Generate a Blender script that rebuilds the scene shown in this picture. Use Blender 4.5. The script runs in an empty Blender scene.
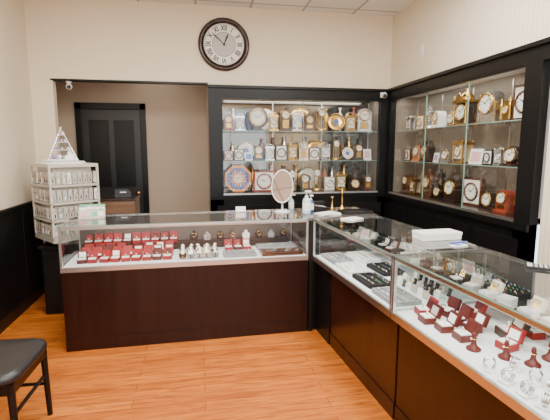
import bpy, math, random
from mathutils import Matrix, Vector
random.seed(7)
D=bpy.data; S=bpy.context.scene
pi=math.pi
# ---------------------------------------------------------------- materials
MC={}
def mat(name,col,rough=.5,metal=0.,coat=0.,var=0.06,scale=25.,emit=None,spec=.5):
    if name in MC: return MC[name]
    m=D.materials.new(name); m.use_nodes=True; nt=m.node_tree; b=nt.nodes['Principled BSDF']
    b.inputs['Roughness'].default_value=rough; b.inputs['Metallic'].default_value=metal; b.inputs['Specular IOR Level'].default_value=spec
    b.inputs['Coat Weight'].default_value=coat; b.inputs['Coat Roughness'].default_value=.08
    tc=nt.nodes.new('ShaderNodeTexCoord'); n=nt.nodes.new('ShaderNodeTexNoise'); n.inputs['Scale'].default_value=scale
    r=nt.nodes.new('ShaderNodeMix'); r.data_type='RGBA'
    c1=[max(0,c*(1-var)) for c in col]+[1]; c2=[min(1,c*(1+var)) for c in col]+[1]
    r.inputs['A'].default_value=c1; r.inputs['B'].default_value=c2
    nt.links.new(tc.outputs['Object'],n.inputs['Vector']); nt.links.new(n.outputs['Fac'],r.inputs['Factor'])
    nt.links.new(r.outputs['Result'],b.inputs['Base Color'])
    if emit: b.inputs['Emission Color'].default_value=(*emit[0],1); b.inputs['Emission Strength'].default_value=emit[1]
    MC[name]=m; return m
def nodes(name):
    m=D.materials.new(name); m.use_nodes=True; nt=m.node_tree
    return m,nt,nt.nodes['Principled BSDF'],nt.nodes.new('ShaderNodeTexCoord')
def wood(name,c1,c2,rough=.35,axis=2,scale=6,coat=.3,spec=.5):
    m,nt,b,tc=nodes(name)
    mp=nt.nodes.new('ShaderNodeMapping'); s=[scale*4]*3; s[axis]=scale*.25; mp.inputs['Scale'].default_value=s
    n=nt.nodes.new('ShaderNodeTexNoise'); n.inputs['Scale'].default_value=1; n.inputs['Detail'].default_value=6; n.inputs['Distortion'].default_value=.6
    cr=nt.nodes.new('ShaderNodeValToRGB'); cr.color_ramp.elements[0].position=.35; cr.color_ramp.elements[1].position=.65
    cr.color_ramp.elements[0].color=(*c1,1); cr.color_ramp.elements[1].color=(*c2,1)
    nt.links.new(tc.outputs['Object'],mp.inputs['Vector']); nt.links.new(mp.outputs['Vector'],n.inputs['Vector'])
    nt.links.new(n.outputs['Fac'],cr.inputs['Fac']); nt.links.new(cr.outputs['Color'],b.inputs['Base Color'])
    b.inputs['Roughness'].default_value=rough; b.inputs['Coat Weight'].default_value=coat; b.inputs['Coat Roughness'].default_value=.1; b.inputs['Specular IOR Level'].default_value=spec
    return m
def floor_mat():
    m,nt,b,tc=nodes('laminate_floor')
    mp=nt.nodes.new('ShaderNodeMapping')
    br=nt.nodes.new('ShaderNodeTexBrick'); br.inputs['Scale'].default_value=1
    br.inputs['Brick Width'].default_value=1.2; br.inputs['Row Height'].default_value=.095
    br.inputs['Mortar Size'].default_value=.0022; br.inputs['Mortar Smooth'].default_value=.2
    br.inputs['Color1'].default_value=(.44,.112,.013,1); br.inputs['Color2'].default_value=(.57,.168,.022,1); br.inputs['Mortar'].default_value=(.24,.055,.010,1)
    br.offset=.37
    mp2=nt.nodes.new('ShaderNodeMapping'); mp2.inputs['Scale'].default_value=(2.4,24,1)
    n=nt.nodes.new('ShaderNodeTexNoise'); n.inputs['Scale'].default_value=1.5; n.inputs['Detail'].default_value=8; n.inputs['Distortion'].default_value=1.2
    cr=nt.nodes.new('ShaderNodeValToRGB'); cr.color_ramp.elements[0].position=.32; cr.color_ramp.elements[0].color=(.50,.42,.36,1)
    cr.color_ramp.elements[1].position=.6; cr.color_ramp.elements[1].color=(1,1,1,1)
    mx=nt.nodes.new('ShaderNodeMix'); mx.data_type='RGBA'; mx.blend_type='MULTIPLY'; mx.inputs['Factor'].default_value=.85
    L=nt.links.new
    L(tc.outputs['Object'],mp.inputs['Vector']); L(mp.outputs['Vector'],br.inputs['Vector'])
    L(tc.outputs['Object'],mp2.inputs['Vector']); L(mp2.outputs['Vector'],n.inputs['Vector']); L(n.outputs['Fac'],cr.inputs['Fac'])
    L(br.outputs['Color'],mx.inputs['A']); L(cr.outputs['Color'],mx.inputs['B']); L(mx.outputs['Result'],b.inputs['Base Color'])
    b.inputs['Roughness'].default_value=.42; b.inputs['Specular IOR Level'].default_value=.25
    return m
def wallpaper(name,axis,c1,c2,per=.05):
    m,nt,b,tc=nodes(name)
    w=nt.nodes.new('ShaderNodeTexWave'); w.wave_type='BANDS'; w.bands_direction=axis; w.inputs['Scale'].default_value=2*pi/(20*per)
    cr=nt.nodes.new('ShaderNodeValToRGB'); cr.color_ramp.elements[0].position=.4; cr.color_ramp.elements[1].position=.6
    cr.color_ramp.elements[0].color=(*c1,1); cr.color_ramp.elements[1].color=(*c2,1)
    nt.links.new(tc.outputs['Object'],w.inputs['Vector']); nt.links.new(w.outputs['Fac'],cr.inputs['Fac']); nt.links.new(cr.outputs['Color'],b.inputs['Base Color'])
    b.inputs['Roughness'].default_value=.75
    return m
def ceil_mat():
    m,nt,b,tc=nodes('ceiling_tiles')
    br=nt.nodes.new('ShaderNodeTexBrick'); br.offset=0; br.inputs['Scale'].default_value=1
    br.inputs['Brick Width'].default_value=.6; br.inputs['Row Height'].default_value=.6; br.inputs['Mortar Size'].default_value=.014
    br.inputs['Color1'].default_value=(.80,.79,.76,1); br.inputs['Color2'].default_value=(.84,.83,.80,1); br.inputs['Mortar'].default_value=(.42,.41,.39,1)
    nt.links.new(tc.outputs['Object'],br.inputs['Vector']); nt.links.new(br.outputs['Color'],b.inputs['Base Color']); b.inputs['Roughness'].default_value=.9
    return m
def glass_mat(name,tint=(.97,.985,.98),base=.04,pw=4.5):
    m=D.materials.new(name); m.use_nodes=True; nt=m.node_tree; nt.nodes.clear(); L=nt.links.new
    o=nt.nodes.new('ShaderNodeOutputMaterial'); t=nt.nodes.new('ShaderNodeBsdfTransparent'); t.inputs[0].default_value=(*tint,1)
    g=nt.nodes.new('ShaderNodeBsdfGlossy'); g.inputs['Roughness'].default_value=.015
    lw=nt.nodes.new('ShaderNodeLayerWeight'); lw.inputs['Blend'].default_value=.5
    p=nt.nodes.new('ShaderNodeMath'); p.operation='POWER'; p.inputs[1].default_value=pw
    q=nt.nodes.new('ShaderNodeMath'); q.operation='MULTIPLY_ADD'; q.inputs[1].default_value=.9; q.inputs[2].default_value=base
    mx=nt.nodes.new('ShaderNodeMixShader')
    L(lw.outputs['Facing'],p.inputs[0]); L(p.outputs[0],q.inputs[0]); L(q.outputs[0],mx.inputs[0]); L(t.outputs[0],mx.inputs[1]); L(g.outputs[0],mx.inputs[2]); L(mx.outputs[0],o.inputs[0])
    return m
FLOOR=floor_mat(); CEIL=ceil_mat()
WPX=wallpaper('wallpaper_stripe_x','X',(.82,.71,.54),(.805,.695,.525),.045)
WPY=wallpaper('wallpaper_stripe_y','Y',(.81,.715,.56),(.745,.65,.50),.045)
CORR=mat('corridor_beige_dimmed',(.40,.31,.23),.8,var=.03,scale=3)  # wall beige darkened in its colour to stand for the dim corridor light
BLK=mat('black_paint',(.004,.0038,.004),.36,var=.2,scale=8,spec=.28)
BLKW=mat('black_wainscot',(.005,.0045,.005),.4,var=.3,scale=5,spec=.25)
MAH=wood('dark_mahogany',(.009,.0018,.0016),(.017,.0036,.003),.28,2,5,.10,.35)
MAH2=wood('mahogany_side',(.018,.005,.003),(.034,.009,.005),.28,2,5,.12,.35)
ALU=mat('aluminium',(.70,.70,.68),.3,1.)
GLASS=glass_mat('pane_glass',base=.06); GLT=glass_mat('counter_glass',(.93,.965,.95),.07); DOMEG=glass_mat('dome_glass',(.97,.98,.98),.05)
GTOP=glass_mat('counter_top_glass',(.90,.94,.92),.12,3.0)
GEDGE=mat('glass_edge_green',(.20,.33,.28),.15)
DECK=mat('white_deck_fabric',(.74,.75,.77),.85)
CASEB=mat('case_back_panel',(.21,.17,.13),.5)
CASEM=mat('case_back_mirror',(.20,.18,.155),.05,.95,var=.02,scale=3)
GREYB=mat('sliding_door_grey',(.12,.11,.105),.2,coat=.4)
BRASS=mat('brass',(.62,.38,.10),.26,1.); GOLD=mat('gold',(.85,.53,.15),.2,1.)
SILV=mat('silver',(.70,.70,.71),.22,1.)
DIAL=mat('dial_white',(.84,.82,.75),.5); CREAM=mat('dial_cream',(.74,.62,.40),.5)
INK=mat('ink_black',(.01,.01,.01),.5)
WAL=wood('walnut',(.06,.018,.008),(.12,.04,.018),.3,0,12); OAK=wood('honey_oak',(.50,.13,.025),(.66,.20,.045),.3,0,12)
ORNG=wood('orange_lacquer_wood',(.70,.20,.025),(.85,.28,.04),.35,0,12)
DKW=wood('espresso_wood',(.018,.007,.005),(.032,.013,.008),.3,0,12); CHER=wood('cherry_wood',(.20,.025,.012),(.30,.05,.02),.3,0,12)
BRONZE=mat('dark_bronze',(.04,.022,.014),.35,.8)
RED=mat('red_leatherette',(.28,.005,.012),.45); MAR=mat('maroon_leatherette',(.08,.006,.008),.45)
WHT=mat('white_plastic',(.82,.82,.80),.4); SATIN=mat('white_satin',(.88,.86,.83),.5)
GRYP=mat('grey_plastic',(.45,.45,.44),.5); CARDG=mat('beige_display_plastic',(.54,.51,.43),.5)
BLKP=mat('black_plastic',(.010,.010,.011),.4); BLKV=mat('black_velvet',(.010,.009,.011),.9)
GRYV=mat('grey_velvet',(.30,.30,.31),.9)
VINYL=mat('black_vinyl',(.012,.011,.012),.42)
BLUE=mat('blue_plastic',(.05,.15,.6),.4); GREEN=mat('green_card',(.15,.45,.28),.6); PINK=mat('pink_card',(.75,.4,.42),.6)
PURP=mat('purple_card',(.35,.25,.5),.6); TAN=wood('brown_cabinet',(.12,.06,.03),(.17,.09,.05),.45,0,6,.1)
BLUED=mat('blue_enamel',(.05,.10,.32),.3); LIN=mat('box_lining_taupe',(.50,.42,.38),.6); PORC=mat('porcelain',(.78,.76,.70),.15)
MIRR=mat('mirror_silvering',(.92,.92,.92),.04,1.,var=0)
CLEARP=mat('sanitizer_blue_gel',(.45,.62,.75),.15)
STONE=[mat('gem_blue',(.05,.15,.6),.1),mat('gem_green',(.03,.4,.2),.1),mat('gem_white',(.9,.9,.95),.1)]
# ---------------------------------------------------------------- mesh builder
def T(x=0,y=0,z=0,rx=0,ry=0,rz=0):
    return Matrix.Translation((x,y,z))@Matrix.Rotation(rz,4,'Z')@Matrix.Rotation(ry,4,'Y')@Matrix.Rotation(rx,4,'X')
class MB:
    def __init__(s,name): s.n=name; s.v=[]; s.f=[]; s.mi=[]; s.sm=[]; s.mats=[]; s.M=Matrix.Identity(4)
    def add(s,vs,fs,m,smooth=False,X=None):
        M=s.M@X if X is not None else s.M
        o=len(s.v); s.v+=[tuple(M@Vector(v)) for v in vs]
        if m not in s.mats: s.mats.append(m)
        k=s.mats.index(m)
        for f in fs: s.f.append([o+i for i in f]); s.mi.append(k); s.sm.append(smooth)
    def box(s,a,b,m,X=None):
        x0,y0,z0=a; x1,y1,z1=b
        s.add([(x0,y0,z0),(x1,y0,z0),(x1,y1,z0),(x0,y1,z0),(x0,y0,z1),(x1,y0,z1),(x1,y1,z1),(x0,y1,z1)],
              [(3,2,1,0),(4,5,6,7),(0,1,5,4),(1,2,6,5),(2,3,7,6),(3,0,4,7)],m,X=X)
    def cb(s,c,d,m,X=None):
        s.box((c[0]-d[0]/2,c[1]-d[1]/2,c[2]-d[2]/2),(c[0]+d[0]/2,c[1]+d[1]/2,c[2]+d[2]/2),m,X)
    def quad(s,p,m): s.add(p,[(0,1,2,3)],m)
    def lathe(s,prof,m,seg=20,X=None,smooth=True):
        vs=[];fs=[];rows=[]
        for r,z in prof:
            if r<1e-6: rows.append([len(vs)]); vs.append((0,0,z))
            else:
                rows.append(list(range(len(vs),len(vs)+seg)))
                vs+=[(r*math.cos(2*pi*i/seg),r*math.sin(2*pi*i/seg),z) for i in range(seg)]
        for a,b in zip(rows,rows[1:]):
            for i in range(seg):
                j=(i+1)%seg
                if len(a)==1 and len(b)==1: continue
                if len(a)==1: fs.append((a[0],b[j],b[i]))
                elif len(b)==1: fs.append((a[i],a[j],b[0]))
                else: fs.append((a[i],a[j],b[j],b[i]))
        s.add(vs,fs,m,smooth,X)
    def cyl(s,r,h,m,X=None,seg=16,r2=None):
        r2=r if r2 is None else r2
        s.lathe([(0,0),(r,0)],m,seg,X,False); s.lathe([(r,0),(r2,h)],m,seg,X,True); s.lathe([(r2,h),(0,h)],m,seg,X,False)
    def rod(s,p,q,r,m,seg=8,r2=None):
        p=Vector(p);q=Vector(q); d=q-p
        X=Matrix.Translation(p)@d.to_track_quat('Z','Y').to_matrix().to_4x4()
        s.cyl(r,d.length,m,X,seg,r2)
    def sph(s,r,m,X=None,seg=14,sz=1):
        k=8; s.lathe([(r*math.sin(pi*i/k),-r*sz*math.cos(pi*i/k)) for i in range(k+1)],m,seg,X)
    def torus(s,R,r,m,X=None,seg=20,k=8):
        vs=[((R+r*math.cos(2*pi*j/k))*math.cos(2*pi*i/seg),(R+r*math.cos(2*pi*j/k))*math.sin(2*pi*i/seg),r*math.sin(2*pi*j/k)) for i in range(seg) for j in range(k)]
        fs=[(i*k+j,((i+1)%seg)*k+j,((i+1)%seg)*k+(j+1)%k,i*k+(j+1)%k) for i in range(seg) for j in range(k)]
        s.add(vs,fs,m,True,X)
    def prism(s,poly,y0,y1,m,X=None):
        n=len(poly); vs=[(x,y0,z) for x,z in poly]+[(x,y1,z) for x,z in poly]
        fs=[tuple(range(n)),tuple(range(2*n-1,n-1,-1))]+[(i,i+n,(i+1)%n+n,(i+1)%n) for i in range(n)]
        s.add(vs,fs,m,X=X)
    def done(s,loc=(0,0,0),rz=0,bevel=0,parent=None):
        me=D.meshes.new(s.n); me.from_pydata(s.v,[],s.f)
        for m in s.mats: me.materials.append(m)
        for p,k,sm in zip(me.polygons,s.mi,s.sm): p.material_index=k; p.use_smooth=sm
        me.update(); o=D.objects.new(s.n,me); S.collection.objects.link(o); o.location=loc; o.rotation_euler=(0,0,rz)
        if bevel:
            b=o.modifiers.new('bevel','BEVEL'); b.width=bevel; b.segments=2; b.limit_method='ANGLE'; b.angle_limit=.9
        if parent: o.parent=parent
        return o
def obj_box(name,a,b,m,bevel=0):
    o=MB(name); o.box(a,b,m); return o.done(bevel=bevel)
# ---------------------------------------------------------------- room shell
XL,XR,YB,YF,ZC=-1.73,2.30,4.95,-2.7,3.12
obj_box('floor',(XL-.15,YF-.15,-.1),(XR+.6,5.9,0),FLOOR)
obj_box('ceiling',(XL-.15,YF-.15,ZC),(XR+.6,5.9,ZC+.1),CEIL)
w=MB('wall_left'); w.box((XL-.12,YF,0),(XL,5.85,ZC),WPY); w.done()
w=MB('wainscot_left'); w.box((XL+.001,YF+.01,0),(XL+.015,YB-.02,1.0),BLKW)
y=YF+.3
while y<YB-.3:
    w.box((XL+.015,y,.16),(XL+.024,y+.02,.97),BLKW); y+=.62
w.done(bevel=.003)
w=MB('trim_1'); w.box((XL,YF,1.0),(XL+.035,YB,1.03),BLK); w.box((XL,YF,.955),(XL+.022,YB,1.0),BLK); w.done(bevel=.004)
w=MB('baseboard_left'); w.box((XL,YF,0),(XL+.03,YB,.12),BLK); w.box((XL,YF,.12),(XL+.022,YB,.14),BLK); w.done(bevel=.004)
w=MB('wall_back')
w.box((XL,YB,0),(-1.51,YB+.1,ZC),WPX); w.box((-1.51,YB,2.29),(.113,YB+.1,ZC),WPX); w.box((.113,YB,2.27),(XR+.02,YB+.1,ZC),WPX)
w.done()
w=MB('wainscot_back'); w.box((XL+.036,YB-.015,0),(-1.51,YB,1.03),BLKW); w.done()
w=MB('trim_2'); w.box((-1.53,YB-.012,2.28),(.113,YB+.1,2.297),BLK); w.done()
w=MB('wall_corridor'); w.box((XL,5.7,0),(.2,5.8,ZC),CORR); w.box((.113,YB+.1,0),(.2,5.7,ZC),CORR); w.box((XL,YB+.1,2.6),(.113,5.7,2.66),CORR); w.done()
w=MB('wall_right')
w.box((XR,YF,2.27),(XR+.12,YB+.1,ZC),WPY); w.box((XR,YF,0),(XR+.12,2.50,2.27),WPY); w.done()
w=MB('wall_front')
w.box((XL,YF-.1,0),(XR,YF,.35),WPX); w.box((XL,YF-.1,2.8),(XR,YF,ZC),WPX); w.box((XL,YF-.1,.35),(-1.5,YF,2.8),WPX); w.box((2.1,YF-.1,.35),(XR,YF,2.8),WPX); w.done()
w=MB('window_1')
for x in (-1.5,-.3,.9,2.06): w.box((x,YF-.08,.35),(x+.04,YF-.03,2.8),ALU)
w.box((-1.5,YF-.08,.35),(2.1,YF-.03,.4),ALU); w.box((-1.5,YF-.08,2.75),(2.1,YF-.03,2.8),ALU)
w.quad([(-1.5,YF-.055,.35),(2.1,YF-.055,.35),(2.1,YF-.055,2.8),(-1.5,YF-.055,2.8)],GLASS); w.done()
# black door in the corridor
w=MB('door_1')
dx0,dx1=-1.50,-.66
w.box((dx0,5.66,0),(dx0+.07,5.699,2.13),BLK); w.box((dx1-.07,5.66,0),(dx1,5.699,2.13),BLK); w.box((dx0,5.66,2.05),(dx1,5.699,2.13),BLK)
w.box((dx0+.07,5.675,.01),(dx1-.07,5.699,2.05),BLKP)
for z0,z1 in((.2,.95),(1.08,1.92)):
    for xa,xb in((dx0+.15,-1.11),(-1.05,dx1-.15)):
        w.box((xa,5.667,z0),(xb,5.676,z1),BLK)
w.sph(.03,BRASS,T(dx1-.12,5.64,1.0)); w.rod((dx1-.12,5.64,1.0),(dx1-.12,5.68,1.0),.012,BRASS)
w.done(bevel=.003)
# ---------------------------------------------------------------- wall display cases
ZG0,ZG1,ZT=1.03,2.14,2.27
def wall_case(name,length,depth,gl0,gl1,loc,rz,seams,x_ext,backm):
    w=MB(name)
    f=-.045
    w.box((0,f,ZG1),(length+x_ext,.02,ZT),BLK)
    w.box((0,f-.025,ZT-.03),(length+x_ext,.02,ZT),BLK)
    w.box((0,f,0),(length,.02,ZG0-.02),BLK)
    w.box((0,f-.02,ZG0-.05),(length,.02,ZG0),BLK)
    w.box((0,f,0),(gl0,.02,ZG1),BLK); w.box((gl1,f,0),(length,.02,ZG1),BLK)
    n=max(2,int(length/.55)); 
    for i in range(n):
        a=.08+i*(length-.1)/n; b_=a+(length-.1)/n-.07
        w.box((a,f-.008,.15),(b_,f,ZG0-.12),BLKW)
    w.box((gl0-.02,depth,ZG0-.03),(gl1+.02,depth+.02,ZG1+.05),backm)
    w.box((gl0-.02,.02,ZG0-.03),(gl0,depth,ZG1+.05),CASEB); w.box((gl1,.02,ZG0-.03),(gl1+.02,depth,ZG1+.05),CASEB)
    w.box((gl0-.02,-.02,ZG0-.02),(gl1+.02,depth,ZG0+.02),DKW); w.box((gl0-.02,.0,ZG1+.03),(gl1+.02,depth,ZG1+.05),WHT)
    w.box((gl0,.03,ZG1+.0),(gl1,.07,ZG1+.03),WHT)
    for z in (1.42,1.77):
        w.quad([(gl0,.03,z),(gl1,.03,z),(gl1,depth,z),(gl0,depth,z)],GLASS)
        w.box((gl0,.028,z-.0035),(gl1,.032,z+.0035),GEDGE)
        k=int((gl1-gl0)/.5)
        for i in range(k+1):
            x=gl0+.01+(gl1-gl0-.02)*i/k
            w.box((x-.006,depth-.06,z-.02),(x+.006,depth,z-.001),ALU)
    k=int((gl1-gl0)/.5)
    for i in range(k+1):
        x=gl0+.01+(gl1-gl0-.02)*i/k; w.box((x-.006,depth-.006,ZG0+.02),(x+.006,depth,ZG1),ALU)
    e=[gl0]+seams+[gl1]
    for i in range(len(e)-1):
        yy=-.028+.01*(i%2)
        w.quad([(e[i],yy,ZG0),(e[i+1],yy,ZG0),(e[i+1],yy,ZG1),(e[i],yy,ZG1)],GLASS)
        if i: w.box((e[i]-.003,yy-.005,ZG0),(e[i]+.003,yy+.005,ZG1),GEDGE)
    w.box((gl0,-.04,ZG0),(gl1,-.005,ZG0+.018),ALU); w.box((gl0,-.04,ZG1-.012),(gl1,-.005,ZG1),BLK)
    return w.done(loc,rz)
wall_case('wall_display_case',XR-.113,.30,.155,2.053,(.113,YB,0),0,[.155+.95],0,CASEM)
wall_case('wall_display_case',2.405,.30,.14,2.25,(XR,YB-.0,0),-pi/2,[.9,1.6],4.0,CASEB)
# ---------------------------------------------------------------- clock parts
def dial(w,x,y,z,r,face=DIAL,rim=BRASS,t=(10,8),roman=True):
    X=T(x,y,z,rx=pi/2)
    w.cyl(r,.006,face,X@T(0,0,0),24)
    w.torus(r,r*.09+.002,rim,X@T(0,0,.006),24,6)
    for i in range(12):
        a=i*pi/6; L=r*.16; c=r*.78
        w.cb((0,0,0),(r*.07,L,.002),INK,X@T(c*math.sin(a),c*math.cos(a),.0075,rz=-a))
    for a,L,wd in((2*pi*(t[0]%12+t[1]/60)/12,.48,.07),(2*pi*t[1]/60,.72,.045)):
        w.cb((0,L*r/2,0),(wd*r+.001,L*r,.002),INK,X@T(0,0,.010,rz=-a))
    w.cyl(r*.06,.012,rim,X,8)
def arch_poly(wd,h,n=14,r=None):
    r=wd/2; p=[(-r,0),(r,0)]
    p+=[(r*math.cos(pi*i/n),h-r+r*math.sin(pi*i/n)) for i in range(n+1)]
    return p
def c_arch(w,h,wd,m,face=DIAL):
    w.box((-wd/2-.01,-.06,0),(wd/2+.01,.06,.02),m); w.prism([(x,z+.02) for x,z in arch_poly(wd,h-.02)],-.045,.045,m)
    dial(w,0,-.046,h-wd/2,wd*.38,face)
    if h>wd*1.35: w.box((-wd*.3,-.049,.035),(wd*.3,-.045,h-wd*.98),BRASS)
def c_tambour(w,h,wd,m,face=DIAL):
    p=[(-wd/2,0),(wd/2,0),(wd/2,.025)]
    n=16
    for i in range(n+1):
        x=wd/2-wd*i/n; g=math.exp(-(x/(wd*.24))**2)
        z=.035+(h-.06)*g
        p.append((x*.97,z))
    p.append((-wd/2,.025)); w.prism(p,-.035,.035,m); w.box((-wd/2-.01,-.045,0),(wd/2+.01,.045,.015),m)
    dial(w,0,-.037,h*.52,h*.36,face)
def c_carriage(w,h,wd,m=None,face=DIAL):
    m=m or BRASS; d=wd*.8; hb=h*.82
    w.box((-wd/2,-d/2,0),(wd/2,d/2,.022),m); w.box((-wd/2,-d/2,hb-.02),(wd/2,d/2,hb),m); w.box((-wd*.4,-d*.4,hb),(wd*.4,d*.4,hb+.01),m)
    for sx in(-1,1):
        for sy in(-1,1):
            w.rod((sx*(wd/2-.01),sy*(d/2-.01),.02),(sx*(wd/2-.01),sy*(d/2-.01),hb-.015),.007,m)
            w.sph(.009,m,T(sx*(wd/2-.01),sy*(d/2-.01),hb+.012),8)
    w.box((-wd/2+.012,d/2-.015,.02),(wd/2-.012,d/2-.01,hb-.02),CREAM if m is not SILV else GRYP)
    w.box((-wd*.36,-d/2+.012,hb*.25),(wd*.36,-d/2+.016,hb-.025),face)
    dial(w,0,-d/2+.012,hb*.6,wd*.3,face,m)
    w.box((-wd*.06,-.01,.03),(wd*.06,.01,hb*.28),m); w.cyl(wd*.16,.01,m,T(0,-.005,hb*.2,rx=pi/2),14)
    n=10; pts=[(wd*.33*math.cos(pi*i/n),0,hb+.01+(h-hb-.012)*math.sin(pi*i/n)) for i in range(n+1)]
    for a,b in zip(pts,pts[1:]): w.rod(a,b,.005,m,6)
def c_dome(w,h,wd,m=None,face=DIAL):
    m=m or BRASS; r=wd/2
    w.lathe([(0,0),(r,0),(r,.015),(r*.9,.03),(r*.85,.035),(0,.035)],m,24)
    for s in(-1,1): w.rod((s*r*.45,0,.03),(s*r*.45,0,h*.62),.006,m)
    w.box((-r*.55,-.015,h*.58),(r*.55,.015,h*.61),m)
    dial(w,0,-.022,h*.74,r*.55,face,m); w.rod((0,0,.08),(0,0,h*.6),.002,m)
    for i in range(4): w.sph(r*.17,m,T(r*.38*math.cos(i*pi/2+.5),r*.38*math.sin(i*pi/2+.5),.085),8)
    w.lathe([(r*.04,.085),(r*.4,.085)],m,12)
    g=[(r*.86,.035),(r*.86,h*.7)]+[(r*.86*math.cos(a*pi/12),h*.7+(h*.3)*math.sin(a*pi/12)) for a in range(1,7)]
    w.lathe(g,DOMEG,24)
def c_oct(w,h,wd,m=ORNG,face=DIAL,n=8):
    R=h/2/math.cos(pi/n)*.98; p=[(R*math.cos(2*pi*(i+.5)/n),h/2+R*math.sin(2*pi*(i+.5)/n)) for i in range(n)]
    w.prism(p,-.02,.02,m)
    p2=[(x*.80,(z-h/2)*.80+h/2) for x,z in p]; w.prism(p2,-.024,-.018,BLUED)
    X=T(0,-.0245,h/2,rx=pi/2)
    for i in range(16):
        a=2*pi*i/16; r0=h*.20; r1=h*.375; da=.17
        w.add([(r0*math.cos(a-da),r0*math.sin(a-da),0),(r0*math.cos(a+da),r0*math.sin(a+da),0),(r1*math.cos(a),r1*math.sin(a),0)],[(0,1,2)],[m,CREAM][i%2],X=X)
    dial(w,0,-.026,h/2,h*.20,CREAM,m)
    for i in range(8): 
        a=2*pi*(i+.5)/8; w.sph(.012,CREAM,T(h*.46*math.cos(a),-.022,h/2+h*.46*math.sin(a)),6)
    w.box((-.05,.0,0),(.05,.06,.012),m)
def c_square(w,h,wd,m=CHER,face=DIAL):
    w.box((-wd/2,-.025,0),(wd/2,.025,h),m); w.box((-wd*.42,-.03,h*.08),(wd*.42,-.024,h*.92),face); dial(w,0,-.03,h/2,min(wd,h)*.35,face,m)
    w.box((-wd*.53,-.035,0),(wd*.53,.035,.014),m)
def c_gothic(w,h,wd,m=WAL,face=CREAM):
    p=[(-wd/2,0),(wd/2,0),(wd/2,h*.6),(0,h*.95),(-wd/2,h*.6)]
    w.prism(p,-.045,.045,m); w.box((-wd*.56,-.055,0),(wd*.56,.055,.025),m)
    for s in(-1,1):
        w.cyl(.013,h*.62,m,T(s*wd*.48,-.04,.02),10); w.lathe([(.016,0),(.01,.02),(.004,.05),(0,.06)],m,10,T(s*wd*.48,-.04,h*.62+.02))
    w.lathe([(.014,0),(.012,.012),(.004,.03),(0,.05)],m,10,T(0,0,h*.93))
    dial(w,0,-.046,h*.52,wd*.34,face)
    w.box((-wd*.28,-.049,.04),(wd*.28,-.045,h*.28),BRASS)
def c_lantern(w,h,wd,m=BRASS,face=DIAL):
    w.box((-wd/2,-wd*.4,0),(wd/2,wd*.4,.02),m); hb=h*.6
    for sx in(-1,1):
        for sy in(-1,1):
            X=T(sx*wd*.42,sy*wd*.33,.02); w.lathe([(.012,0),(.008,.02),(.013,hb*.5),(.008,hb-.04),(.014,hb-.02)],m,10,X)
            w.lathe([(.014,0),(.006,.015),(.011,.03),(0,.055)],m,10,T(sx*wd*.42,sy*wd*.33,hb+.02))
    w.box((-wd*.34,-wd*.26,.02),(wd*.34,wd*.26,hb),DKW); w.box((-wd/2,-wd*.4,hb),(wd/2,wd*.4,hb+.02),m)
    dial(w,0,-wd*.28,hb*.6,wd*.34,face,m)
    w.lathe([(wd*.30,hb+.02),(wd*.29,hb+.05),(wd*.20,hb+.085),(.01,hb+.105),(.014,hb+.12),(0,h)],m,16)
    w.prism([(-wd*.4,hb+.02),(wd*.4,hb+.02),(wd*.15,hb+.055),(0,hb+.09),(-wd*.15,hb+.055)],-wd*.41,-wd*.38,m)
def c_figure(w,h,wd,m=BRONZE,face=CREAM):
    hb=h*.45
    w.box((-wd/2,-.05,0),(wd/2,.05,.02),m); w.box((-wd*.42,-.042,.02),(wd*.42,.042,hb),m); w.box((-wd*.47,-.047,hb),(wd*.47,.047,hb+.012),m)
    dial(w,0,-.043,hb*.55,hb*.32,face)
    w.lathe([(wd*.26,0),(wd*.24,h*.08),(wd*.14,h*.17),(wd*.10,h*.22),(wd*.16,h*.33),(wd*.13,h*.37),(wd*.045,h*.385),(wd*.045,h*.41)],m,12,T(0,0,hb+.012))
    w.sph(h*.055,m,T(0,0,hb+.012+h*.45),10,1.2)
    w.rod((wd*.13,0,hb+h*.36),(wd*.32,0,hb+h*.28),.012,m,8,.009); w.rod((wd*.32,0,hb+h*.28),(wd*.34,0,hb+h*.46),.009,m,8,.007)
    w.rod((-wd*.13,0,hb+h*.36),(-wd*.25,-.02,hb+h*.22),.012,m,8,.009); w.rod((-wd*.25,-.02,hb+h*.22),(-wd*.05,-.05,hb+h*.17),.009,m,8,.007)
def c_round(w,h,wd,m=WAL,face=DIAL):
    r=h*.44; w.box((-r*.6,-.04,0),(r*.6,.04,.02),m); w.box((-r*.35,-.025,.015),(r*.35,.025,h-2*r+.03),m)
    X=T(0,.03,h-r,rx=pi/2); w.lathe([(0,0),(r*.9,0),(r,.012),(r,.04),(r*.88,.056),(r*.8,.05),(0,.05)],m,28,X)
    dial(w,0,-.021,h-r,r*.76,face)
def c_plate(w,h,wd,m=PORC,face=None):
    r=h*.47; X=T(0,.0,r+.012,rx=pi/2-.2)
    w.lathe([(0,.0),(r*.6,.0),(r,.016),(r*.98,.020),(r*.6,.005),(0,.005)],m,28,X); w.torus(r*.97,.003,GOLD,X@T(0,0,.018),28,6); w.torus(r*.62,.002,GOLD,X@T(0,0,.006),28,6)
    w.cyl(r*.35,.002,BLUED,X@T(0,0,.005),20)
    for s in(-1,1): w.rod((s*r*.5,-.045,.004),(s*r*.45,.035,.004),.004,WAL); w.rod((s*r*.45,.035,.004),(0,.03,h*.8),.004,WAL); w.rod((s*r*.5,-.043,.004),(s*r*.5,-.045,.03),.004,WAL)
def c_vase(w,h,wd,m=PORC,face=None):
    r=wd/2; w.lathe([(0,0),(r*.5,0),(r*.55,h*.03),(r*.4,h*.08),(r*.85,h*.3),(r,h*.45),(r*.8,h*.65),(r*.3,h*.82),(r*.3,h*.9),(r*.5,h),(r*.42,h*.995),(r*.22,h*.9),(0,h*.88)],m,18)
    w.torus(r*.98,.003,GOLD,T(0,0,h*.46),18,5)
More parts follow.
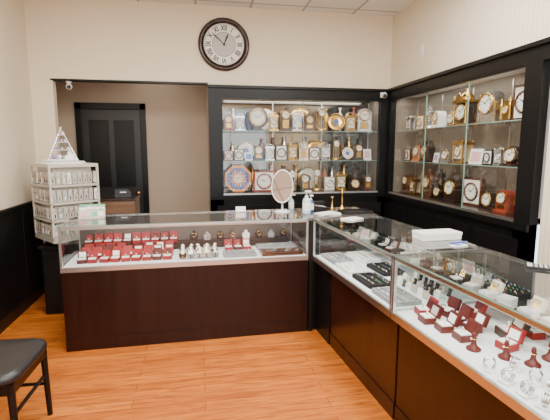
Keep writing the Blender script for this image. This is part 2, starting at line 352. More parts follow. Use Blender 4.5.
def c_card(w,h,wd,m=None,face=SATIN):
    w.box((-wd/2,-.006,0.002),(wd/2,.0,h),WHT,T(rx=-.18)); w.box((-wd*.35,-.008,h*.2),(wd*.35,-.006,h*.8),m or PINK,T(rx=-.18)); w.rod((0,0.01,h*.7),(0,.05,.005),.003,ALU,6)
NM={c_arch:'mantel_clock',c_tambour:'tambour_clock',c_carriage:'carriage_clock',c_dome:'anniversary_dome_clock',c_oct:'octagonal_clock',c_plate:'decorative_plate',c_vase:'porcelain_vase',
    c_square:'square_desk_clock',c_gothic:'gothic_steeple_clock',c_lantern:'lantern_clock',c_figure:'figurine_clock',c_round:'round_mantel_clock',c_card:'greeting_card'}
def place(fn,x,y,z,rz,h,wd,m=None,face=None):
    w=MB(NM[fn]); kw={}
    if m is not None: kw['m']=m
    if face is not None: kw['face']=face
    if fn in(c_arch,c_tambour) and m is None: kw['m']=WAL
    fn(w,h,wd,**kw); return w.done((x,y,z+.001),rz)
A,TB,CA,DO,OC,SQ,GO,LA,FI,RO,CD,PL,VA=c_arch,c_tambour,c_carriage,c_dome,c_oct,c_square,c_gothic,c_lantern,c_figure,c_round,c_card,c_plate,c_vase
Z1,Z2,Z3=1.05,1.42,1.77
back=[
(.345,Z3,A,.18,.10,CHER),(.48,Z3,CA,.20,.11,SILV),(.69,Z3,RO,.28,.25,DKW),(.88,Z3,CA,.22,.11,None),(1.02,Z3,A,.25,.12,DKW),(1.165,Z3,CA,.25,.12,SILV),(1.315,Z3,GO,.26,.12,WAL),(1.47,Z3,DO,.30,.15,None),(1.66,Z3,PL,.22,.20,BRASS),(1.835,Z3,CA,.23,.11,None),(2.01,Z3,A,.28,.17,SILV),
(.34,Z2,SQ,.12,.10,RED),(.46,Z2,SQ,.14,.11,BLKP),(.58,Z2,CD,.10,.09,BLUE),(.70,Z2,A,.18,.11,DKW),(.83,Z2,CA,.20,.11,SILV),(.97,Z2,SQ,.19,.14,BLKP),(1.11,Z2,CA,.22,.11,None),(1.24,Z2,A,.23,.11,SILV),(1.38,Z2,SQ,.16,.13,WAL),(1.52,Z2,CA,.22,.12,SILV),(1.66,Z2,DO,.28,.13,None),(1.81,Z2,PL,.16,.15,PORC),(1.95,Z2,A,.20,.10,DKW),(2.07,Z2,CD,.14,.10,PINK),
(.45,Z1,OC,.32,.32,ORNG),(.765,Z1,SQ,.25,.26,CHER),(.965,Z1,GO,.24,.12,WHT),(1.11,Z1,DO,.28,.14,SILV),(1.265,Z1,A,.21,.12,DKW),(1.42,Z1,DO,.30,.15,None),(1.58,Z1,SQ,.17,.13,SILV),(1.73,Z1,CA,.23,.12,None),(1.91,Z1,FI,.34,.19,BRONZE),(2.08,Z1,A,.18,.09,WAL)]
for i,(x,z,t,h,wd,m) in enumerate(back):
    place(t,x,YB+.10+.01*((i*7)%3-1),z,random.uniform(-.1,.1),h,wd,m)
rear=[(.41,Z3,VA,.27,.08,PORC),(.60,Z3,VA,.24,.07,BLUED),(.80,Z3,PL,.28,.28,PORC),(1.09,Z3,VA,.30,.09,DKW),(1.24,Z3,PL,.30,.30,BRASS),(1.57,Z3,VA,.29,.08,BRASS),(1.75,Z3,VA,.30,.08,PORC),(1.93,Z3,VA,.31,.08,CHER),
(.40,Z2,VA,.22,.08,BRASS),(.56,Z2,PL,.22,.2,PORC),(.76,Z2,VA,.27,.07,CHER),(.90,Z2,VA,.28,.07,DKW),(1.04,Z2,VA,.29,.08,SILV),(1.31,Z2,VA,.29,.07,BLUED),(1.45,Z2,PL,.26,.2,BRASS),(1.74,Z2,VA,.30,.08,WAL),(1.88,Z2,VA,.29,.07,BRASS),(2.04,Z2,VA,.27,.08,DKW),
(.64,Z1,VA,.28,.08,BRASS),(.87,Z1,VA,.32,.08,PORC),(1.04,Z1,VA,.30,.08,DKW),(1.19,Z1,VA,.31,.08,BRASS),(1.34,Z1,PL,.28,.2,PORC),(1.56,Z1,VA,.30,.08,CHER),(1.66,Z1,VA,.29,.07,SILV),(1.82,Z1,VA,.32,.08,BRASS)]
for i,(x,z,t,h,wd,m) in enumerate(rear): place(t,x,YB+.235,z,0,h,wd,m)
right=[
(4.62,Z3,CA,.17,.10,SILV),(4.42,Z3,SQ,.16,.13,BRASS),(4.22,Z3,DO,.24,.14,SILV),(4.02,Z3,A,.17,.12,WHT),(3.84,Z3,RO,.15,.13,SILV),(3.60,Z3,LA,.34,.21,None),(3.25,Z3,A,.27,.22,SILV),(3.06,Z3,GO,.18,.09,BRASS),(2.86,Z3,SQ,.27,.22,WAL),
(4.62,Z2,SQ,.14,.12,WAL),(4.44,Z2,A,.18,.13,OAK),(4.24,Z2,GO,.24,.14,DKW),(4.05,Z2,CD,.10,.08,PURP),(3.87,Z2,A,.14,.12,SILV),(3.62,Z2,CA,.24,.16,None),(3.41,Z2,CD,.14,.15,PINK),(3.25,Z2,SQ,.13,.11,BLKP),(3.11,Z2,CA,.15,.09,SILV),(2.96,Z2,RO,.16,.14,DKW),(2.81,Z2,CD,.12,.09,GREEN),
(4.64,Z1,A,.21,.13,WAL),(4.44,Z1,CA,.20,.13,None),(4.20,Z1,GO,.29,.17,WAL),(3.96,Z1,FI,.31,.19,BRONZE),(3.71,Z1,A,.23,.18,DKW),(3.44,Z1,SQ,.25,.22,WAL),(3.19,Z1,TB,.16,.20,DKW),(2.99,Z1,A,.18,.12,CHER),(2.82,Z1,CD,.13,.12,PINK)]
for i,(y,z,t,h,wd,m) in enumerate(right):
    place(t,XR+.13+.015*((i*5)%3-1),y,z,-pi/2+random.uniform(-.1,.15),h,wd,m)
# ---------------------------------------------------------------- jewelry counters
ZD,ZCT=.66,.985
def counter(name,L,Dp,loc,rz,wood_m,shelf,inset=.04,dark=0):
    w=MB(name)
    w.box((.02,inset+.03,0),(L-.02,Dp-.02,.09),BLK)
    w.box((.005+dark,inset,.09),(L-.005,Dp,ZD-.03),wood_m)
    w.box((.005+dark,inset-.006,.0),(L-.005,inset+.03,.10),wood_m)
    if dark: w.box((.0,inset-.012,0),(dark,Dp,ZD-.03),BLK)
    w.box((0,0.01,ZD-.030),(L,Dp,ZD-.004),ALU); w.box((.0,-.004,ZD-.034),(L,.012,ZD+.006),ALU)
    w.box((.012,.012,ZD-.004),(L-.012,Dp-.012,ZD+.008),DECK)
    w.box((.012,Dp-.02,ZD),(L-.012,Dp-.008,ZCT-.02),GREYB)
    t=.016
    for x in(0,L-t):
        for y in(0,Dp-t): w.box((x,y,ZD),(x+t,y+t,ZCT-.006),ALU)
    for y in(0,Dp-t): w.box((0,y,ZCT-.022),(L,y+t,ZCT-.003),ALU)
    for x in(0,L-t): w.box((x,0,ZCT-.022),(x+t,Dp,ZCT-.003),ALU)
    w.quad([(t,.005,ZD),(L-t,.005,ZD),(L-t,.005,ZCT-.01),(t,.005,ZCT-.01)],GLT)
    w.quad([(0,0,ZCT),(L,0,ZCT),(L,Dp,ZCT),(0,Dp,ZCT)],GTOP)
    w.box((0,-.002,ZCT-.005),(L,.001,ZCT),GEDGE)
    for x in(.006,L-.006): w.quad([(x,.01,ZD),(x,Dp-.02,ZD),(x,Dp-.02,ZCT-.01),(x,.01,ZCT-.01)],GLT)
    if shelf:
        z=.825; w.quad([(t,Dp*.45,z),(L-t,Dp*.45,z),(L-t,Dp-.02,z),(t,Dp-.02,z)],GLT); w.box((t,Dp*.45-.002,z-.004),(L-t,Dp*.45+.002,z+.004),GEDGE)
    w.box((.02,.017,ZCT-.034),(L-.02,.034,ZCT-.022),WHT)
    return w.done(loc,rz)
LL=1.94; LA_=math.radians(1.5)
LP=Vector((.885-LL*math.cos(LA_),3.375-LL*math.sin(LA_),0))
counter('jewelry_display_counter',LL,.60,LP,LA_,MAH,False,-.004)
LM=Matrix.Translation(LP)@Matrix.Rotation(LA_,4,'Z')
TH=math.radians(4.4); P0=Vector((.925,3.38,0)); dv=Vector((math.sin(TH),-math.cos(TH),0)); nv=Vector((math.cos(TH),math.sin(TH),0))
RZ=math.atan2(dv.y,dv.x)
L1=1.29; L2=1.85
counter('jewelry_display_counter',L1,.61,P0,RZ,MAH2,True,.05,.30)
P1=P0+dv*(L1+.01)
counter('jewelry_display_counter',L2,.61,P1,RZ,MAH,True,.05)
def R(o,a,d,z):
    p=o+dv*a+nv*d; return (p.x,p.y,z)
w=MB('corner_counter_cabinet')
poly=[(.89,3.995),(.89,3.40),(.925,3.392),(1.53,3.44),(1.53,3.995)]
def flat(w,poly,z0,z1,m):
    n=len(poly); w.add([(x,y,z0) for x,y in poly]+[(x,y,z1) for x,y in poly],[tuple(range(n-1,-1,-1)),tuple(range(n,2*n))]+[(i,(i+1)%n,(i+1)%n+n,i+n) for i in range(n)],m)
flat(w,poly,0,.96,BLK); flat(w,[(x,y) for x,y in poly],.96,.985,GREYB)
w.done()
w=MB('corner_filler_panel'); w.box((.889,3.35,0),(.921,3.388,.965),BLK); w.done()
# ---- small merchandise builders
def ringbox(w,X,m,s=1.,lin=SATIN,tilt=-.35,closed=False):
    a=.030*s
    w.box((-a,-a*.9,0),(a,a*.9,.026*s),m,X)
    if closed:
        w.box((-a*1.02,-a*.92,.027*s),(a*1.02,a*.92,.042*s),m,X); w.box((-a,-a*.9,.025*s),(a,a*.9,.028*s),GOLD,X); return
    w.box((-a*.82,-a*.72,.026*s),(a*.82,a*.72,.031*s),SATIN,X)
    Y=X@T(0,a*.9,.026*s,rx=tilt)
    w.box((-a,0,0),(a,.018*s,.052*s),m,Y); w.box((-a*.72,-.002*s,.008*s),(a*.72,.001,.043*s),lin,Y)
    w.torus(.009*s,.0016*s,GOLD if random.random()<.6 else SILV,X@T(0,0,.037*s,rx=pi/2),12,5); w.sph(.0035*s,STONE[2],X@T(0,0,.048*s),6)
def watch(w,X,m=None):
    st=m or random.choice([BRASS,SILV,BLKP,WAL])
    w.lathe([(0,0),(.02,0),(.022,.005),(.022,.05),(.02,.055),(0,.055)],random.choice([BLKV,GRYV,LIN]),12,X@T(0,.0,.026,ry=pi/2)@T(0,0,-.0275))
    w.torus(.025,.004,st,X@T(0,0,.029,ry=pi/2),16,5)
    w.cyl(.015,.006,BRASS if random.random()<.5 else SILV,X@T(0,-.016,.048,rx=.7),14); w.cyl(.012,.0075,DIAL,X@T(0,-.016,.048,rx=.7),14)
def ringtray(w,X,wd,dp,m=BLKV,rows=4):
    w.box((-wd/2,-dp/2,0),(wd/2,dp/2,.012),m,X)
    for sx in(-1,1): w.box((sx*wd/2-.006,-dp/2,0),(sx*wd/2+.006,dp/2,.026),m,X)
    for sy in(-1,1): w.box((-wd/2,sy*dp/2-.006,0),(wd/2,sy*dp/2+.006,.026),m,X)
    n=int(wd/.028)
    for r in range(rows):
        y=-dp/2+dp*(r+.5)/rows
        w.box((-wd/2+.01,y-.009,.012),(wd/2-.01,y-.002,.024),m,X); 
        for i in range(n):
            if random.random()<.2: continue
            x=-wd/2+.02+(wd-.04)*i/max(1,n-1)
            w.torus(.0085,.0018,GOLD if random.random()<.5 else SILV,X@T(x,y,.024,rx=pi/2),10,4)
            w.sph(.004,random.choice(STONE),X@T(x,y,.034),6)
def earcard(w,X,m=SATIN,h=.05):
    w.box((-.02,-.002,0),(.02,.002,h),m,X@T(rx=-.25)); 
    for s in(-1,1): w.sph(.004,GOLD,X@T(s*.008,-.008,h*.6),6)
def finger(w,X,m=MAR,s=1.):
    w.lathe([(0,0),(.027*s,0),(.028*s,.006*s),(.014*s,.016*s),(.0085*s,.03*s),(.0085*s,.06*s),(.006*s,.068*s),(0,.071*s)],m,14,X); w.torus(.0105*s,.002,GOLD,X@T(0,0,.045*s),12,5); w.sph(.0045,STONE[2],X@T(0,-.013*s,.046*s),6)
def bust(w,X,m=BLKV,s=1.):
    w.prism([(-.035*s,0),(.035*s,0),(.045*s,.06*s),(.02*s,.075*s),(.012*s,.10*s),(-.012*s,.10*s),(-.02*s,.075*s),(-.045*s,.06*s)],-.006,.006,m,X@T(rx=-.3))
    w.torus(.022*s,.0018,GOLD,X@T(0,-.012,.062*s,rx=pi/2-.3),16,4); w.sph(.006,random.choice(STONE),X@T(0,-.012,.036*s),6)
zd=ZD+.0085
def lc(x,y,z,r=0): return LM@T(x,y,z,rz=r)
w=MB('ring_boxes')
for r in range(3):
    for i in range(9):
        if random.random()<.08: continue
        ringbox(w,lc(.13+i*.082+random.uniform(-.008,.008),.12+r*.125,zd,random.uniform(-.15,.15)),RED if (i*3+r)%7 else MAR,1.15,random.choice([RED,MAR,SATIN,RED]),-.25)
for i in range(10):
    ringbox(w,lc(.10+i*.08,.505,zd+.061,random.uniform(-.1,.1)),RED if i%4 else MAR,1.15,random.choice([RED,MAR,SATIN,RED]),-.2)
for i in range(3): 
    ringbox(w,lc(1.30+i*.082,.33,zd,random.uniform(-.1,.1)),[RED,MAR][i%2],1.15,random.choice([RED,SATIN]),-.25)
w.done()
w=MB('black_riser'); 
w.box((.05,.45,zd),(1.88,.56,zd+.06),BLKV,LM); w.done()
w=MB('necklace_busts')
for i in range(8): bust(w,lc(1.0+i*.12,.50,zd+.062,random.uniform(-.1,.1)),[BLKV,GRYV,BLKV,MAR,SATIN,BLKV,GRYV,BLKV][i],random.uniform(.7,.9))
w.done()
w=MB('watches_on_pillows')
for r in range(4):
    for i in range(5): watch(w,lc(.90+i*.068+random.uniform(-.008,.008),.09+r*.09,zd+.004,random.uniform(-.2,.2)),random.choice([BLKP,BRASS,BLKP,WAL]))
w.done()
w=MB('ring_tray'); ringtray(w,lc(1.375,.13,zd),.26,.15,GRYV,3); w.done()
w=MB('ring_tray'); ringtray(w,lc(1.73,.12,zd),.34,.16,WAL); w.done()
w=MB('ring_tray'); ringtray(w,lc(1.73,.33,zd),.34,.16,GRYV); w.done()
def loc2(o,a,d,z,r=0): x,y,z=R(o,a,d,z); return T(x,y,z,rz=RZ+r)
for k,(a,d,wd,m,dp) in enumerate([(.20,.14,.26,GRYV,.16),(.50,.13,.24,SATIN,.15),(.80,.14,.26,BLKV,.16),(1.12,.13,.26,GRYV,.17),(.22,.36,.28,SATIN,.16),(.58,.36,.26,BLKV,.16)]):
    w=MB('ring_tray'); ringtray(w,loc2(P0,a,d,zd),wd,dp,m,3); w.done()
w=MB('earring_cards')
for r in range(3):
    for i in range(7): earcard(w,loc2(P0,.82+i*.06,.29+r*.08,zd,random.uniform(-.2,.2)),random.choice([SATIN,BLKV,LIN]))
w.done()
zs=.8265
w=MB('jewelry_gift_boxes')
for i in range(11): ringbox(w,loc2(P0,.10+i*.108,.36,zs,random.uniform(-.3,.3)),random.choice([BLKP,BLKP,GRYP,WHT,MAR]),1.05,random.choice([BLKP,SATIN,LIN]),closed=random.random()<.4)
w.done()
w=MB('pendant_trays')
for i in range(3): ringtray(w,loc2(P0,.25+i*.4,.51,zs),.3,.12,[BLKV,SATIN,GRYV][i],2)
w.done()
w=MB('ring_boxes')
for a,d in [(.08,.14),(.18,.10),(.29,.12),(.40,.14),(.12,.26),(.23,.24),(.33,.25),(.17,.38),(.46,.49),(.53,.27)]:
    ringbox(w,loc2(P1,a,d,zd,random.uniform(-.25,.25)),random.choice([RED,MAR,MAR]),1.2,random.choice([SATIN,LIN,MAR]))
w.done()
w=MB('large_ring_box'); ringbox(w,loc2(P1,.43,.37,zd+.0,-.2),BLKP,1.5,LIN); w.done()
w=MB('ring_finger_stands')
for a,d in [(.50,.12),(.60,.20),(.68,.26),(.80,.28),(.66,.37),(.80,.40),(.93,.32),(.60,.48),(.74,.50),(.9,.47)]:
    finger(w,loc2(P1,a,d,zd),MAR if d<.4 else BLKP,1.15)
w.done()
w=MB('silver_bangles')
for i in range(9):
    a=.66+.09*(i%5)+random.uniform(-.01,.01)+.03*(i//5); d=.06+.10*(i//5)
    X=loc2(P1,a,d,zd+.013,random.uniform(0,3))
    for k in range(4): w.torus(.021,.0032,SILV,X@T(-.009+k*.006,0,.016,ry=pi/2+.15*k),14,5)
    w.cb((0,0,-.008),(.06,.045,.007),SATIN,X)
w.done()
w=MB('upper_shelf_boxes')
for i in range(14):
    ringbox(w,loc2(P1,.08+i*.12,.34,zs,random.uniform(-.4,.4)),random.choice([BLKP,WHT,BLKP,GRYP]),1.1,random.choice([LIN,BLKP,SATIN,GOLD]),closed=random.random()<.35)
w.done()
w=MB('gold_chain_tray'); 
for i in range(4): ringtray(w,loc2(P1,.22+i*.40,.50,zs),.32,.12,[BLKV,LIN,GRYV,SATIN][i],3)
w.done()
w=MB('necklace_display_pads')
for i in range(3):
    X=loc2(P1,1.2+i*.2,.3,zd); w.box((-.07,-.09,0),(.07,.09,.012),BLKV,X); w.torus(.045,.003,GOLD,X@T(0,0,.015),20,5)
w.done()
# ---------------------------------------------------------------- items on counter tops
zt=ZCT+.001
w=MB('oval_table_mirror')
w.lathe([(0,0),(.075,0),(.075,.008),(.03,.016),(.010,.025),(.008,.09),(0,.09)],WHT,24)
X=T(0,0,.235,rx=pi/2-.42,ry=0,rz=0)@Matrix.Diagonal((.80,1.28,1,1))
w.rod((0,.0,.08),(0,.045,.12),.008,WHT)
w.cyl(.125,.010,WHT,X@T(0,0,-.006),36); w.cyl(.118,.003,MIRR,X@T(0,0,.004),36); w.torus(.122,.005,WHT,X@T(0,0,.003),36,8)
w.done((.74,3.78,zt),-.25)
def bottle(name,x,y,h,body):
    w=MB(name); r=h*.17
    w.lathe([(0,0),(r,0),(r*1.03,.005),(r*1.03,h*.55),(r*.8,h*.66),(r*.35,h*.70),(r*.35,h*.74)],body,18)
    w.lathe([(r*.42,h*.70),(r*.42,h*.78),(0,h*.78)],WHT,12); w.rod((0,0,h*.78),(0,0,h*.95),.004,WHT); w.box((-.012,-.045,h*.93),(.012,.012,h),WHT)
    w.lathe([(r*1.04,h*.15),(r*1.04,h*.5)],SATIN,18)
    w.done((x,y,zt),random.uniform(-1,1))
bottle('hand_sanitizer_bottle',.93,3.62,.21,CLEARP); bottle('hand_sanitizer_bottle',.995,3.72,.16,BLUED); bottle('hand_sanitizer_bottle',.85,3.90,.15,CLEARP)
w=MB('brass_candlestick'); w.lathe([(0,0),(.035,0),(.036,.008),(.015,.02),(.009,.05),(.014,.07),(.008,.10),(.012,.15),(.022,.165),(.01,.17),(.01,.20),(0,.20)],BRASS,16); w.done((1.34,3.85,zt))
w=MB('brass_candlestick'); w.lathe([(0,0),(.025,0),(.026,.008),(.010,.02),(.008,.10),(.016,.115),(.007,.12),(0,.12)],BRASS,16); w.done((1.25,3.88,zt))
w=MB('black_jewelry_tray'); w.box((-.13,-.09,0),(.13,.09,.008),BLKP)
for sx in(-1,1): w.box((sx*.13-.004,-.09,0),(sx*.13+.004,.09,.022),BLKP)
for sy in(-1,1): w.box((-.13,sy*.09-.004,0),(.13,sy*.09+.004,.022),BLKP)
w.done((1.38,3.60,zt),.1)
w=MB('paper_stack')
for i in range(5): w.cb((0,0,.001+i*.003),(.20,.14,.0025),SATIN,T(rz=.06*i))
w.done((1.10,3.55,zt),.3)
w=MB('paper_stack')
for i in range(4): w.cb((0,0,.001+i*.003),(.16,.11,.0025),SATIN,T(rz=-.07*i))
w.done((1.22,3.25,zt),.6)
w=MB('desk_telephone'); w.prism([(-.08,0),(.08,0),(.08,.03),(-.08,.055)],-.09,.09,BLKP); w.cb((0,.055,.062),(.18,.045,.03),BLKP); 
for i in range(12): w.cb((-.02+.03*(i%3),-.06+.022*(i//3),.047-.004*(i%3)),(.018,.013,.006),GRYP)
w.done((1.09,3.82,zt),.2)
w=MB('white_gift_box'); w.box((-.135,-.065,0),(.135,.065,.040),WHT); w.box((-.138,-.068,.030),(.138,.068,.048),WHT); w.done((1.49,2.44,zt),.05,bevel=.003)
w=MB('blue_pen'); w.rod((-.07,0,.005),(.05,0,.005),.005,BLUE,8); w.rod((.05,0,.005),(.07,0,.005),.005,SILV,8,.001); w.done((1.55,2.29,zt),.2)
w=MB('price_tag_card'); w.cb((0,0,.003),(.10,.05,.005),SATIN); w.cb((0,0,.0065),(.06,.03,.001),BLUE); w.done((1.50,2.22,zt),.2)
w=MB('calculator'); w.box((-.04,-.06,0),(.04,.06,.012),BLKP); w.box((-.032,.03,.012),(.032,.052,.014),GRYP)
for i in range(12): w.cb((-.024+.024*(i%3),-.045+.02*(i//3),.0135),(.016,.012,.003),GRYP)
w.done((1.60,1.72,zt),.9)
w=MB('leaflet_rack'); w.box((-.10,-.06,0),(.10,.06,.01),CARDG)
for i in range(3):
    Y=T(0,.04-.035*i,.008,rx=-.2); w.box((-.1,-.002,0),(.1,.002,.10-.02*i),[GREEN,WHT,CARDG][i],Y)
    for k in range(4): w.box((-.09+.047*k,-.006,.01),(-.05+.047*k,-.002,.085-.02*i),[GREEN,WHT,PINK,CARDG][(k+i)%4],Y)
w.done((-.90,3.72,zt),.1)
w=MB('price_card_stand'); c_card(w,.05,.09,SATIN); w.done((.36,3.82,zt+.001),0)
# ---------------------------------------------------------------- rotating tower
w=MB('rotating_display_tower')
hs=.225; H=.76
w.lathe([(0,0),(.15,0),(.15,.02),(.05,.03),(.05,.05)],CARDG,24)
w.box((-hs,-hs,.05),(hs,hs,.075),CARDG); w.box((-hs,-hs,H-.03),(hs,hs,H),CARDG); w.lathe([(hs*.9,H),(hs*.8,H+.02),(0,H+.025)],WHT,24)
w.cyl(.03,H-.08,GRYP,T(0,0,.06))
w.box((-hs+.05,-hs+.05,.07),(hs-.05,hs-.05,H-.03),CARDG)
for q in range(4):
    Q=T(rz=q*pi/2)
    w.box((-hs,-hs,.07),(-hs+.018,-hs+.018,H-.03),CARDG,Q)
    for r in range(4):
        z=.075+r*.158
        w.box((-hs,-hs,z),(hs,-hs+.05,z+.008),CARDG,Q); w.box((-hs,-hs,z),(hs,-hs+.006,z+.022),CARDG,Q)
        w.rod(Q@Vector((-hs,-hs+.01,z+.135)),Q@Vector((hs,-hs+.01,z+.135)),.003,ALU,6)
        for i in range(9):
            x=-hs+.035+i*.048; c=random.choice([CARDG,SATIN,CARDG,GRYP,LIN])
            w.box((x-.016,-hs+.012,z+.03),(x+.016,-hs+.016,z+.132),c,Q)
            w.torus(.011,.002,random.choice([BRASS,SILV,GRYP]),Q@T(x,-hs+.009,z+.095,rx=pi/2),10,4)
            w.cb((x,-hs+.009,z+.06),(.008,.004,.03),random.choice([BRASS,SILV,BLKP,WAL,WHT]),Q)
w.done((-1.27,4.32,.665),math.radians(38))
w=MB('tower_pedestal'); w.box((-1.47,4.15,0),(-1.09,4.50,.645),BLK); w.box((-1.49,4.13,.64),(-1.07,4.52,.664),BLK); w.box((-1.45,4.142,.06),(-1.11,4.15,.60),BLKW); w.done(bevel=.003)
w=MB('pyramid_ornament_display')
b=.12;h=.30; ap=(0,0,h)
w.box((-b-.01,-b-.01,0),(b+.01,b+.01,.014),WHT)
cs=[(-b,-b,.012),(b,-b,.012),(b,b,.012),(-b,b,.012)]
w.add([(-b*.9,-b*.9,.014),(b*.9,-b*.9,.014),(b*.9,b*.9,.014),(-b*.9,b*.9,.014),(0,0,h*.93)],[(0,1,4),(1,2,4),(2,3,4),(3,0,4)],DOMEG)
for i,c in enumerate(cs): w.rod(c,ap,.006,SILV,6)
for f in(.3,.55,.78):
    k=b*(1-f); zz=.012+(h-.012)*f; w.cb((0,0,zz),(2*k,2*k,.004),WHT)
    for i in range(3):
        a=-k*.6+k*.6*i; w.sph(.014,[PURP,SILV,WHT][i],T(a,-k*.5,zz+.016),8)
for i in range(4): w.sph(.022,[PURP,WHT,SILV,PINK][i],T(-.07+.045*i,-.06,.036),10)
w.sph(.012,SILV,T(0,0,h+.005),8)
w.done((-1.27,4.30,.665+.786),.3)
# ---------------------------------------------------------------- office bits behind counter
w=MB('filing_cabinet'); w.box((-.99,4.45,0),(-.66,4.80,1.04),TAN); w.box((-1.0,4.44,1.04),(-.65,4.81,1.06),DKW)
for i in range(3): w.box((-.97,4.44,.08+i*.32),(-.68,4.452,.37+i*.32),TAN); w.box((-.86,4.43,.24+i*.32),(-.79,4.44,.255+i*.32),ALU)
w.done(bevel=.003)
w=MB('receipt_printer'); w.prism([(-.08,0),(.08,0),(.08,.05),(.04,.085),(-.08,.085)],-.07,.07,BLKP); w.box((-.03,-.072,.05),(.03,-.069,.06),WHT); w.done((-.80,4.62,1.062),.2,bevel=.004)
# ---------------------------------------------------------------- wall clock
w=MB('wall_clock')
X=T(0,0,0,rx=pi/2); RR=.285
w.lathe([(0,0),(RR*.95,0),(RR,.015),(RR*.99,.035),(RR*.93,.048),(RR*.86,.045),(RR*.83,.030),(RR*.80,.028),(0,.028)],DKW,48,X)
w.cyl(RR*.80,.004,DIAL,X@T(0,0,.027),48); w.torus(RR*.80,.006,BRONZE,X@T(0,0,.031),48,6)
w.torus(RR*.45,.0025,BRONZE,X@T(0,0,.031),40,5); w.torus(RR*.75,.0015,BRONZE,X@T(0,0,.031),48,5)
for i in range(60):
    a=i*pi/30; w.cb((0,0,0),(.003,.012 if i%5 else .018,.002),INK,X@T(RR*.72*math.sin(a),RR*.72*math.cos(a),.032,rz=-a))
GD=mat('clock_inner_grey',(.50,.48,.44),.6); w.cyl(RR*.44,.003,GD,X@T(0,0,.0285),40)
def hand(L,wd,a): 
    w.add([(-wd*.4,-L*.15,0),(wd*.4,-L*.15,0),(wd,L*.7,0),(0,L,0),(-wd,L*.7,0)],[(0,1,2,3,4)],INK,X=X@T(0,0,.036,rz=-a))
hand(RR*.45,.010,math.radians(23)); hand(RR*.68,.008,math.radians(312)); w.cyl(.012,.012,INK,X@T(0,0,.028),16)
clk=w.done((.30,YB,2.71))
rom=['XII','I','II','III','IIII','V','VI','VII','VIII','IX','X','XI']
for i,tx in enumerate(rom):
    c=D.curves.new('numeral','FONT'); c.body=tx; c.size=.072; c.align_x='CENTER'; c.align_y='CENTER'; c.extrude=.001; c.materials.append(INK); c.offset=.002
    o=D.objects.new('numeral_%d'%(i+1),c); S.collection.objects.link(o); o.parent=clk
    a=i*pi/6; o.matrix_local=Matrix.Translation((RR*.60*math.sin(a),-.0335,RR*.60*math.cos(a)))@Matrix.Rotation(pi/2,4,'X')@Matrix.Rotation(-a,4,'Z')@Matrix.Diagonal((.8,1.05,1,1))
# ---------------------------------------------------------------- chair
w=MB('dining_chair')
hx,hy,sz=.225,.225,.46
for sx in(-1,1):
    for sy in(-1,1):
        top=.42 if sx>0 else .92
        if sx>0: w.rod((sx*(hx-.02),sy*(hy-.025),0),(sx*(hx-.03),sy*(hy-.03),top),.015,BLK,10,.019)
        else:
            w.rod((-hx-.02,sy*(hy-.03),0),(-hx+.02,sy*(hy-.03),.44),.015,BLK,10,.018); w.rod((-hx+.02,sy*(hy-.03),.44),(-hx-.06,sy*(hy-.03),.95),.018,BLK,10,.014)
for sy in(-1,1):
    w.rod((-hx,sy*(hy-.03),.2),(hx-.025,sy*(hy-.03),.2),.010,BLK,8); w.box((-hx,sy*(hy-.025)-.012,.37),(hx-.015,sy*(hy-.025)+.012,.425),BLK)
w.box((hx-.04,-hy+.03,.37),(hx-.015,hy-.03,.425),BLK); w.box((-hx+.01,-hy+.03,.37),(-hx+.03,hy-.03,.425),BLK)
w.rod((hx-.025,-hy+.03,.26),(hx-.025,hy-.03,.26),.010,BLK,8)
for z in(.62,.76,.88): w.box((-hx-.055-.08*(z-.62),-hy+.04,z),(-hx-.03-.08*(z-.62),hy-.04,z+.06),BLK)
prof=[(0,.425),(1.0,.425),(1.04,.435),(1.05,.45),(1.02,.468),(.9,.478),(.5,.484),(0,.486)]
vs=[];seg=40
def sq(a,r): 
    c,s_=math.cos(a),math.sin(a); k=(abs(c)**6+abs(s_)**6)**(-1/6); return (r*hx*c*k,r*hy*s_*k)
rows=[];fs=[]
for r,z in prof:
    if r==0: rows.append([len(vs)]); vs.append((0,0,z))
    else:
        rows.append(list(range(len(vs),len(vs)+seg))); vs+=[(*sq(2*pi*i/seg,r),z) for i in range(seg)]
for a,b_ in zip(rows,rows[1:]):
    for i in range(seg):
        j=(i+1)%seg
        if len(a)==1: fs.append((a[0],b_[j],b_[i]))
        elif len(b_)==1: fs.append((a[i],a[j],b_[0]))
        else: fs.append((a[i],a[j],b_[j],b_[i]))
w.add(vs,fs,VINYL,True)
w.done((-1.12,2.31,0),-.04)
# ---------------------------------------------------------------- cameras, outlet
w=MB('security_camera'); w.lathe([(0,0),(.03,0),(.032,-.012),(.012,-.02),(.012,-.03)],WHT,16)
w.sph(.032,WHT,T(0,0,-.055)); w.cyl(.020,.012,BLKP,T(0,-.024,-.060,rx=pi/2+.2),14)
w.done((-1.36,YB+.04,2.278),.2)
w=MB('security_camera'); w.box((-.03,-.0,-.03),(.03,.02,.03),WHT); w.rod((0,0,0),(0,-.04,0),.01,WHT); w.sph(.034,WHT,T(0,-.065,-.01)); w.cyl(.021,.012,BLKP,T(0,-.09,-.018,rx=pi/2+.25),14)
w.done((2.18,YB-.067,2.20),-.2)
w=MB('wall_outlet'); w.box((-.006,-.035,-.057),(0,.035,.057),WHT); 
for z in(-.022,.022): w.box((-.009,-.016,z-.014),(-.006,.016,z+.014),SATIN); w.box((-.010,-.007,z-.005),(-.009,-.004,z+.006),INK); w.box((-.010,.004,z-.005),(-.009,.007,z+.006),INK)
w.done((XR,4.23,2.58))
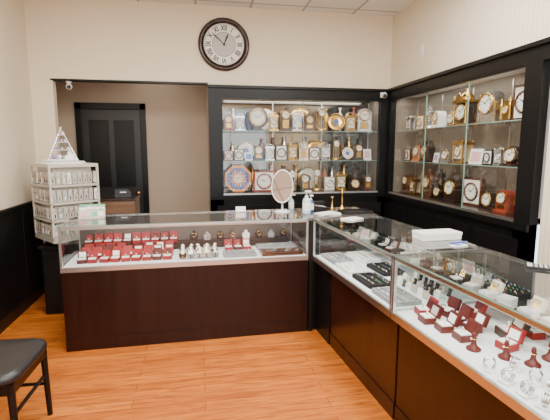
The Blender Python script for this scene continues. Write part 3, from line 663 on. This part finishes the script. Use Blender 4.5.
# ---------------------------------------------------------------- lights
EM=mat('troffer_diffuser',(.9,.9,.9),.6,emit=((1,.97,.92),2.5))
def area(name,loc,sx,sy,p,rot=(0,0,0),col=(1,.975,.925)):
    l=D.lights.new(name,'AREA'); l.shape='RECTANGLE'; l.size=sx; l.size_y=sy; l.energy=p; l.color=col
    o=D.objects.new(name,l); S.collection.objects.link(o); o.location=loc; o.rotation_euler=rot; return o
for i,(x,y,p) in enumerate([(-.3,.2,78),(1.2,.2,78),(-.4,2.6,76),(1.3,2.6,76),(.4,-1.6,78)]):
    w=MB('ceiling_troffer_light'); w.box((-.3,-.6,-.02),(.3,.6,-.005),EM)
    for sx in(-1,1): w.box((sx*.3-.015,-.62,-.03),(sx*.3+.015,.62,0),WHT)
    for sy in(-1,1): w.box((-.3,sy*.6-.015,-.03),(.3,sy*.6+.015,0),WHT)
    w.done((x,y,ZC)); area('troffer_lamp_%d'%i,(x,y,ZC-.035),.55,1.15,p)
area('case_strip_lamp_back',(1.22,YB+.10,ZG1+.02),1.8,.04,5)
area('case_strip_lamp_right',(XR+.10,3.75,ZG1+.02),.04,2.0,5)
area('counter_strip_lamp_1',tuple(LM@Vector((LL/2,.055,ZCT-.037))),1.8,.02,3.4,rot=(.5,0,LA_),col=(1,.99,.98))
for nme,o,L in(('counter_strip_lamp_2',P0,L1),('counter_strip_lamp_3',P1,L2)):
    x,y,z=R(o,L/2,.055,ZCT-.037); area(nme,(x,y,z),L-.1,.02,3.4,rot=(.5,0,RZ),col=(1,.99,.98))
area('corridor_fill_light',(-.5,5.4,2.58),.5,.2,2.0)  # unseen light added to lift the corridor slightly
wd=D.worlds.new('daylight'); S.world=wd; wd.use_nodes=True; bg=wd.node_tree.nodes['Background']; bg.inputs[0].default_value=(.85,.93,1,1); bg.inputs[1].default_value=3.8
# ---------------------------------------------------------------- camera
cd=D.cameras.new('camera'); cam=D.objects.new('camera',cd); S.collection.objects.link(cam)
cd.sensor_fit='HORIZONTAL'; cd.sensor_width=36; cd.lens=422/550*36; cam.location=(0,0,1.55); cam.rotation_euler=(math.radians(90-8.1),0,math.radians(-10.08)); cd.clip_start=.05
S.camera=cam
